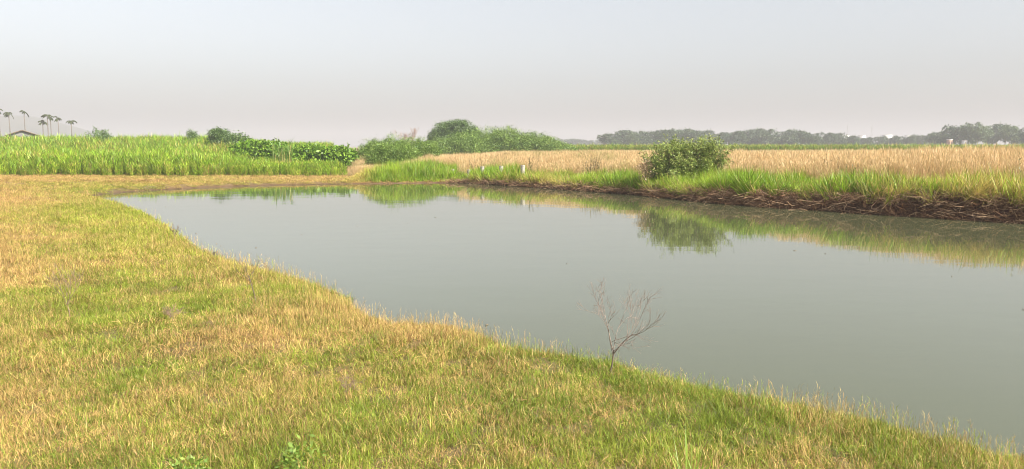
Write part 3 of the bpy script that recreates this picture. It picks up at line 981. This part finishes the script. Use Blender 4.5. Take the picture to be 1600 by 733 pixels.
lm = [(582, 214, 70, 1.6, 'leftmost grey-green shrub of the thicket left of the bare tree'),
      (612, 207, 66, 1.9, 'grey-green shrub with wispy top, below and left of the bare tree'),
      (645, 208, 67, 1.9, 'grey-green shrub right below the bare tree'),
      (600, 221, 60, 1.6, 'front grey-green shrub behind the lush grass left of the posts'),
      (632, 224, 59, 1.5, 'lower front shrub between the lush grass and the bare tree'),
      (668, 218, 66, 1.4, 'grey-green shrub bridging the left thicket and the domed tree')]
for i, (u, v, y, w, lab) in enumerate(lm):
    h_ = gz(v, y) - .4
    shrub('thorn_shrub', lab, gx(u, y), y, [(-.35 * w, 0, h_ * .42, w * .55, w * .55, h_ * .45), (.35 * w, 0, h_ * .45, w * .55, w * .55, h_ * .45), (0, 0, h_ * .62, w * .45, w * .5, h_ * .38)],
          220, 46, .19, (.17, .05), M['leaf_prosopis'], 80 + i, group='shrubs of the left thicket', r0=.05, nlimb=24)


# ---- bare branching plants --------------------------------------------------------------
def branching(acc, p, dv, L_, rad, depth, rng, spread=.55, kids=(2, 4), shrink=.68, up=.1, sides=4, leaf=None, minr=.0008):
    P = [np.array(p, float)]
    dv = np.array(dv, float) / np.linalg.norm(dv)
    k_ = 4
    for i in range(k_):
        dv = dv + rng.normal(0, .13, 3) + [0, 0, up * .3]; dv /= np.linalg.norm(dv)
        P.append(P[-1] + dv * L_ / k_)
    tube(acc, P, np.linspace(rad, max(rad * .6, minr), k_ + 1), sides, rng.random())
    if depth == 0:
        if leaf is not None: leaf.append((P[-1], dv))
        return
    for c in range(rng.integers(*kids)):
        i = rng.integers(2, k_ + 1)
        nd = dv + rng.normal(0, spread, 3) + [0, 0, up]
        branching(acc, P[i], nd, L_ * shrink * rng.uniform(.7, 1.2), max(rad * .6, minr), depth - 1, rng, spread, kids, shrink, up, sides, leaf, minr)
    branching(acc, P[-1], dv + rng.normal(0, spread * .3, 3), L_ * shrink, max(rad * .6, minr), depth - 1, rng, spread, kids, shrink, up, sides, leaf, minr)


def bare_plant(name, label, x, y, H_, rad, depth, seed, mat, mat2=None, cat='dry plant', spread=.5, kids=(2, 4), minr=.0008, trunk=.25, up=.1, lean=(0, 0), group=None):
    r = np.random.default_rng(seed)
    o = thing(name, label, cat, (x, y, float(height(np.array([x]), np.array([y]))[0]) - .01), 0, group)
    st = Acc()
    top = np.array([lean[0] * H_ * trunk, lean[1] * H_ * trunk, H_ * trunk])
    tube(st, [(0, 0, -.03), top * .5 + [rad, 0, 0], top], [rad * 1.15, rad, rad * .8], 6)
    st.build('stem', M[mat], o, True)
    a = Acc()
    n_ = 5
    for i in range(n_):
        th = 2 * pi * i / n_ + r.uniform(-.4, .4)
        branching(a, top * r.uniform(.75, 1), (cos(th) * .6 + lean[0], sin(th) * .6 + lean[1], 1.0), H_ * .3, rad * .6, depth, r, spread, kids, .66, up, 4, None, minr)
    a.build('twigs', M[mat2 or mat], o)
    return o

# far pinkish bare tree
y = 88
bare_plant('bare_tree', 'leafless pinkish tree above the left thicket', gx(638, y), y, 3.55, .07, 4, 90, 'pink_twig', cat='tree', spread=.3, kids=(2, 4), minr=.006, trunk=.5, up=.32)

# dry sapling on the near bank
p = at(952, 556, .46)
bare_plant('dry_sapling', 'leafless twiggy sapling standing on the near bank against the water', p[0], p[1], .80, .0065, 4, 105, 'twig', 'grey_twig', 'sapling', .5, (2, 3), .0007, .25, .12, (.18, 0))
p = at(272, 364, .3)
bare_plant('dead_twig_plant', 'small dark dead twig plant at the left waterline', p[0], p[1], .42, .010, 2, 93, 'twig', None, 'dry plant', .7, (1, 3), .003, .3)
p = at(326, 388, .3)
bare_plant('dead_twig_plant', 'low reddish dead twigs leaning over the left water edge', p[0], p[1], .25, .008, 2, 94, 'twig', None, 'dry plant', .8, (2, 3), .003, .2, .0, (.8, .1))
p = at(402, 470, .4)
bare_plant('dry_weed', 'single dark dry weed stalk leaning on the left bank grass', p[0], p[1], .55, .0045, 1, 95, 'twig', None, 'weed', .35, (1, 2), .0015, .6, .2, (-.25, 0))
p = at(108, 478, .45)
bare_plant('dry_weed', 'faint tall dry pinkish weed in the left grass', p[0], p[1], .62, .005, 3, 96, 'weed_twig', None, 'weed', .4, (2, 3), .0010, .25, .3, (-.1, 0))
p = at(268, 492, .45)
bare_plant('dry_weed', 'low greyish twiggy weed amid the grass left of centre', p[0], p[1], .26, .004, 3, 98, 'weed_twig', None, 'weed', .7, (2, 4), .0010, .1, .1)
p = at(545, 585, .48)
bare_plant('dry_weed', 'low grey dried weed in the straw patch', p[0], p[1], .22, .003, 3, 99, 'weed_twig', None, 'weed', .8, (2, 4), .0008, .1, .05)

# tall cane clump in front of the hedge
y = 63.0
o = thing('tall_cane_clump', 'tall cane clump with yellow stalks standing above the crop edge', 'cane', (gx(441, y), y, .1))
r = np.random.default_rng(110)
a = Acc(); b2 = Acc()
for i in range(26):
    q, th = .75 * math.sqrt(r.random()), r.uniform(0, 2 * pi)
    hs_ = 2.5 * r.uniform(.65, 1.0); lx, ly = r.normal(0, .06, 2)
    base = np.array([q * cos(th), q * sin(th), 0])
    tube(b2, [base, base + [lx * hs_, ly * hs_, hs_ * .9]], [.018, .01], 4, r.random())
    for k_ in range(9):
        f = r.uniform(.3, 1)
        blade(a, base + np.array([lx * hs_ * f, ly * hs_ * f, hs_ * .9 * f]), r.uniform(0, 2 * pi), r.uniform(.1, .5), r.uniform(.5, .95), .05, r.uniform(.5, 1.6), 4, r.random(), r)
a.build('leaves', M['cane_clump'], o); b2.build('stalks', M['yellow_stalk'], o)

# bright tuft and leafy weeds in the foreground
p = at(1082, 712, .52)
o = thing('grass_tuft', 'tuft of long bright green blades at the bottom right of centre', 'grass tuft', (p[0], p[1], float(height(p[:1], p[1:2])[0])))
r = np.random.default_rng(120); a = Acc()
for i in range(60):
    q, th = .07 * math.sqrt(r.random()), r.uniform(0, 2 * pi)
    blade(a, (q * cos(th), q * sin(th), 0), th + r.normal(0, .6), abs(r.normal(.35, .25)), r.uniform(.16, .34), .007, r.uniform(.1, .9), 4, r.random(), r)
a.build('blades', M['bright_blade'], o)
for i, (u, v, lab) in enumerate([(468, 704, 'leafy green weed near the bottom edge left of centre'),
                                 (292, 716, 'leafy green weed at the bottom edge on the left')]):
    p = at(u, v, .52)
    o = thing('leafy_weed', lab, 'weed', (p[0], p[1], float(height(p[:1], p[1:2])[0])))
    r = np.random.default_rng(130 + i); a = Acc(); s_ = Acc()
    c = crown(a, [(0, 0, .10, .12, .12, .07)], 22, 7, .025, (.035, .016), r, .0, .3)
    a.build('leaves', M['weed_leaf'], o)
    limbs(s_, (0, 0, 0), c, .003, r, 16); s_.build('stems', M['cane_clump'], o)

# ------------------------------------------------------------------ concrete posts
posts = [(732, 265, 279, 'short concrete post lowest and nearest the bank gap, leftmost of four'),
         (753, 260, 276, 'second concrete post from the left, tallest in view'),
         (781, 259, 276, 'third concrete post from the left, half sunk in green grass'),
         (817, 258, 276, 'rightmost concrete post, its top showing above the grass')]
for i, (u, v0, v1, lab) in enumerate(posts):
    y = (46.2, 45.2, 43.9, 42.4)[i]
    xg = gx(u, y)
    zg = float(height(np.array([xg]), np.array([y]))[0])
    zt = gz(v0, y)
    a = Acc(); bevel_box(a, (0, 0, (zt - zg) / 2 - .15), (.18, .18, zt - zg + .3), .015, radians(38 + 4 * i))
    o = link('concrete_post', a.data('concrete_post', M['concrete']), None, (xg, y, zg))
    o.rotation_euler = (RNG.normal(0, .03), RNG.normal(0, .04), 0)
    tag(o, lab, 'post', 'concrete posts at the pond corner')
y = 47.6
a = Acc(); bevel_box(a, (0, 0, .3), (.17, .17, .8), .02, radians(40))
zt = gz(264, y)
o = link('concrete_post', a.data('concrete_post', M['concrete']), None, (gx(707, y), y, zt - .7))
tag(o, 'pale concrete post tip barely showing in grass left of the other posts', 'post', 'concrete posts at the pond corner')
y = 27.5
a = Acc(); bevel_box(a, (0, 0, .25), (.26, .16, .6), .02, radians(62))
o = link('marker_stone', a.data('marker_stone', M['concrete']), None, (gx(1381, y), y, gz(271.5, y) - .56))
tag(o, 'squat concrete marker in the grass at the top of the right bank', 'marker')

# ------------------------------------------------------------------ palms, shed
def palm(u, v, y, lab, seed, lean, fr, wind):
    r = np.random.default_rng(seed)
    xg = gx(u, y); zg = .3
    H_ = gz(v, y) - zg
    o = thing('palm_tree', lab, 'palm', (xg - lean * H_, y, zg), 0, 'slender palms on the left')
    t = Acc()
    ts = np.linspace(0, 1, 7)
    tube(t, np.column_stack([lean * H_ * ts ** 1.3, 0 * ts, H_ * ts]), .19 - .07 * ts, 7, .5)
    t.build('trunk', M['palm_bark'], o, True)
    top = np.array([lean * H_, 0, H_])
    for i in range(fr):
        a = Acc()
        az = 2 * pi * i / fr + r.uniform(-.9, .9)
        L_ = r.uniform(0.8, 2.1)
        el = r.uniform(-.2, 1.25)
        P = [top]; d_ = np.array([cos(az) * cos(el), sin(az) * cos(el), sin(el)]) + [wind * .4, 0, 0]
        for k_ in range(7):
            d_ = d_ + [wind * .07, 0, -.24]; d_ /= np.linalg.norm(d_)
            P.append(P[-1] + d_ * L_ / 7)
        P = np.array(P)
        tube(a, P, np.linspace(.035, .012, 8), 3, .3)
        sd = np.cross(P[3] - P[0], [0, 0, 1.0]); sd /= np.linalg.norm(sd) + 1e-6
        for k_ in np.linspace(1.2, 6.9, 16):
            j = int(k_); f = k_ - j
            q = P[j] * (1 - f) + P[min(j + 1, 7)] * f
            for s_ in (-1, 1):
                tip = q + sd * s_ * .5 + [0, 0, -.30] + (P[min(j + 1, 7)] - P[j]) * .8
                w = (P[min(j + 1, 7)] - P[j]) * .5
                a.add([q - w, q + w, tip + w * .3, tip - w * .3], [(0, 1, 2, 3)], r.random())
        a.build('frond', M['frond'], o)
    return o

palm(-1, 171, 235, 'tall palm cut by the left edge of the picture', 140, -.07, 8, .1)
palm(17, 176, 240, 'palm second from the left edge with drooping crown', 141, -.01, 7, -.2)
palm(41, 174, 255, 'thin palm standing alone, third from the left edge', 142, 0, 5, -.6)
palm(69, 191, 250, 'shortest palm, at the left foot of the palm cluster', 143, .0, 6, -.3)
palm(76.5, 181, 235, 'thickest palm in the middle of the palm cluster', 144, -.01, 9, -.2)
palm(81.5, 183, 245, 'palm touching the right side of the thickest one', 145, .0, 7, .3)
palm(93, 184, 260, 'thin palm right of the palm cluster, with flat crown', 146, -.02, 5, -.1)
palm(113.5, 189, 245, 'rightmost lone palm with ragged drooping crown', 147, .0, 6, .1)

y = 140.0
xl, xm, xr = gx(9, y), gx(36, y), gx(64, y)
zr, ze = gz(203, y), gz(211.5, y)
o = thing('gable_shed', 'pale low gabled shed roof peeping over the left crop under the palms', 'shed', (xm, y, .35), radians(31.8))
xl, xr = xm + (xl - xm) * .85, xm + (xr - xm) * .85
a = Acc(); w0, w1 = xl - xm + .25, xr - xm - .25
a.add([(w0, 0, 0), (w1, 0, 0), (w1, 0, ze - .40), (0, 0, zr - .44), (w0, 0, ze - .40), (w0, 9, 0), (w1, 9, 0), (w1, 9, ze - .40), (0, 9, zr - .44), (w0, 9, ze - .40)],
      [(0, 1, 2, 4), (2, 3, 4, 4), (5, 9, 7, 6), (7, 9, 8, 8), (0, 4, 9, 5), (1, 6, 7, 2)][:1] + [(6, 5, 9, 7), (0, 4, 9, 5), (1, 6, 7, 2)], .5)
a.add([(w1, 0, ze - .40), (0, 0, zr - .44), (w0, 0, ze - .40), (0, 0, ze - .40)], [(0, 1, 2, 3)], .5)
a.add([(w1, 9, ze - .40), (0, 9, zr - .44), (w0, 9, ze - .40), (0, 9, ze - .40)], [(3, 2, 1, 0)], .5)
M['shed_wall'] = rough_mat('shed_wall', (0.17, 0.165, 0.16), (0.23, 0.22, 0.21), 1.2)
a.build('wall', M['shed_wall'], o)
for sgn, xe in ((-1, xl - xm), (1, xr - xm)):
    a = Acc()
    e0, e1 = np.array([0, 0, zr - .35]), np.array([xe, 0, ze - .35])
    th = np.array([0, 0, .14])
    V = [e0 + [0, -.3, 0], e1 + [0, -.3, 0], e1 + [0, 9.3, 0], e0 + [0, 9.3, 0]]
    V = [v_ - th for v_ in V] + V
    a.add(V, [(0, 3, 2, 1), (4, 5, 6, 7), (0, 1, 5, 4), (1, 2, 6, 5), (2, 3, 7, 6), (3, 0, 4, 7)], .5)
    rf = a.build('roof_slope', M['sheet'], o)
    a = Acc(); tube(a, [e0 + [0, -.33, -.07], e1 + [0, -.33, -.07]], [.11, .10], 5); a.build('roof_edge', M['bark'], rf)

# ------------------------------------------------------------------ far trees, houses, masts
def tree_pattern(seed, H_, W_, mat, bark, euc=False):
    r = np.random.default_rng(seed)
    a = Acc()
    lobes = []
    for i in range(7 if not euc else 9):
        th, q = r.uniform(0, 2 * pi), r.uniform(.1, .5) * W_
        zc = H_ * r.uniform(.22 if not euc else .42, .78)
        s_ = W_ * r.uniform(.22, .38)
        lobes.append((q * cos(th), q * sin(th), zc, s_, s_, s_ * r.uniform(.6, 1.0)))
    lobes.append((0, 0, H_ * .82, W_ * .24, W_ * .24, H_ * .16))
    c = crown(a, lobes, 190, 18, .42, (.66, .42), r, .1, .4, .8)
    t = Acc()
    th_ = H_ * (.3 if not euc else .48)
    tube(t, [(0, 0, -.2), (r.normal(0, .2), 0, th_ * .5), (r.normal(0, .3), 0, th_)], [.3, .24, .17], 7)
    s_ = Acc(); limbs(s_, (0, 0, th_ * .95), c, .15, r, 14)
    return a.data('crown', mat), t.data('trunk', bark, True), s_.data('limb', bark)

pats = [tree_pattern(600, 10, 9, M['leaf_far'], M['bark']), tree_pattern(601, 9.5, 11, M['leaf_far'], M['bark']),
        tree_pattern(602, 11, 9, M['leaf_far'], M['bark']), tree_pattern(603, 8.5, 8, M['leaf_far'], M['bark']),
        tree_pattern(604, 12, 8, M['leaf_euc'], M['pale_bark'], True), tree_pattern(605, 13, 9, M['leaf_euc'], M['pale_bark'], True)]
PH = [10, 9.5, 11, 8.5, 12, 13]

def far_tree(k, u, v, y, lab, group, sxy=1.0):
    o = thing('far_tree', lab, 'tree', (gx(u, y), y, .2), RNG.uniform(0, 2 * pi), group)
    c, t, l_ = pats[k]
    s_ = (gz(v, y) - .2) / (PH[k] * .98)
    o.scale = (s_ * sxy, s_ * sxy, s_)
    link('crown', c, o)
    tt = link('trunk', t, o)
    link('limb', l_, tt)
    return o

rt = np.random.default_rng(5)
main_lab = 'hazy grey-green tree in the long far treeline beyond the reeds'
for i, u in enumerate(np.arange(948, 1325, 10.5)):
    top = np.interp(u, [945, 965, 990, 1040, 1090, 1130, 1180, 1215, 1260, 1300, 1325], [211, 205, 206, 204, 205, 206, 204, 202, 206, 208, 209]) + rt.normal(0, 1.6)
    far_tree(int(rt.integers(0, 4)), u + rt.uniform(-4, 4), top, 400 + rt.uniform(-25, 40), main_lab, 'trees of the long far treeline', 1.1)
far_tree(4, 988, 206, 372, 'pale-trunked tree in front of the far treeline, left of the big bush', 'pale trunked far trees', .8)
for i, u in enumerate(np.arange(1330, 1462, 10)):
    top = np.interp(u, [1330, 1345, 1370, 1400, 1410, 1425, 1440, 1460], [212, 215, 214, 215, 210, 215, 211, 213]) + rt.normal(0, 1.5)
    far_tree(int(rt.integers(0, 4)), u + rt.uniform(-3, 3), top, 430 + rt.uniform(-30, 30), 'low hazy tree in the gap of white houses on the far right', 'low trees among the white houses', 1.0)
for i, (u, top) in enumerate([(1461, 207), (1472, 203), (1486, 199), (1500, 197), (1513, 192), (1527, 196), (1541, 197), (1556, 194), (1570, 195), (1584, 197), (1598, 198), (1612, 196), (1628, 200)]):
    far_tree([0, 2, 4, 1, 5, 4, 5, 0, 4, 5, 2, 4, 1][i], u, top, 350 + rt.uniform(-15, 25), 'tall tree of the high clump at the right edge of the far treeline', 'tall clump at the far right', .95)
for i, u in enumerate(np.arange(868, 950, 9)):
    far_tree(int(rt.integers(0, 4)), u + rt.uniform(-3, 3), 217.5 + rt.normal(0, 1), 780 + rt.uniform(-60, 80), 'very faint distant tree between the thicket and the far treeline', 'faintest distant trees', 1.4)

def house(u, v0, y, w, d_, lab, mat, base=.2, flat=True, rz=.2):
    H_ = gz(v0, y) - base
    o = thing('far_house', lab, 'house', (gx(u, y), y, base), rz)
    a = Acc(); box(a, (0, 0, H_ / 2), (w, d_, H_)); wl_ = a.build('wall', M[mat], o)
    a = Acc(); box(a, (0, 0, H_ + .1), (w + .2, d_ + .2, .2)); a.build('roof', M['white_wall' if flat else 'sheet'], o)
    for k_ in (-.28, .28):
        a = Acc(); box(a, (k_ * w, -d_ / 2 - .03, H_ * .72), (w * .16, .1, min(1.2, H_ * .3))); a.build('window', M['dark'], o)
    a = Acc(); box(a, (0, -d_ / 2 - .03, 1.0), (1.0, .1, 2.0)); a.build('door', M['brick_wall'], o)
    return o
house(1319, 211.5, 640, 4.6, 5, 'white house at the left end of the far house row', 'white_wall')
house(1346, 212, 645, 3.6, 5, 'small white house second from the left among far trees', 'white_wall')
house(1385, 211, 640, 5.2, 6, 'wider white house in the middle of the far house row', 'white_wall')
house(1419, 212, 640, 4, 5, 'white house right of the middle one, beside a pointed tree', 'white_wall')
house(1452, 213, 645, 4, 5, 'white house at the foot of the tall right clump', 'white_wall')
house(1483, 218.5, 330, 1.5, 1.6, 'small brown and cream hut before the tall right clump', 'brick_wall', flat=True)
house(1507, 219.5, 335, 1.6, 1.6, 'little white hut just right of the brown hut', 'white_wall')

for u, lab in ((1323, 'faint thin mast left above the far houses'), (1361, 'faint thin mast right above the far houses')):
    y = 900.0; H_ = gz(196, y)
    o = thing('mast', lab, 'mast', (gx(u, y), y, 0))
    for sx_ in (-1, 1):
        for sy_ in (-1, 1):
            a = Acc(); tube(a, [(sx_ * 1.4, sy_ * 1.4, 0), (sx_ * .12, sy_ * .12, H_)], [.12, .08], 4); a.build('leg', M['steel'], o)
    for f in np.linspace(.1, .95, 9):
        a = Acc(); h2 = 1.4 * (1 - f) + .12
        for q0, q1 in (((-1, -1), (1, -1)), ((1, -1), (1, 1)), ((1, 1), (-1, 1)), ((-1, 1), (-1, -1))):
            tube(a, [(q0[0] * h2, q0[1] * h2, H_ * f), (q1[0] * h2, q1[1] * h2, H_ * f + 1.2)], [.06, .06], 3)
        a.build('brace', M['steel'], o)

# ------------------------------------------------------------------ haze
hm, n, l = new_mat('haze')
out = n.new('ShaderNodeOutputMaterial')
v = n.new('ShaderNodeVolumePrincipled')
v.inputs['Color'].default_value = (0.57, 0.58, 0.62, 1)
v.inputs['Density'].default_value = 0.00088
v.inputs['Anisotropy'].default_value = 0.0
l.new(v.outputs[0], out.inputs['Volume'])
a = Acc(); box(a, (0, 0, 29), (7600, 7600, 64))
hz = a.build('haze', hm)
tag(hz, 'pale haze filling the air over the fields', kind='stuff')
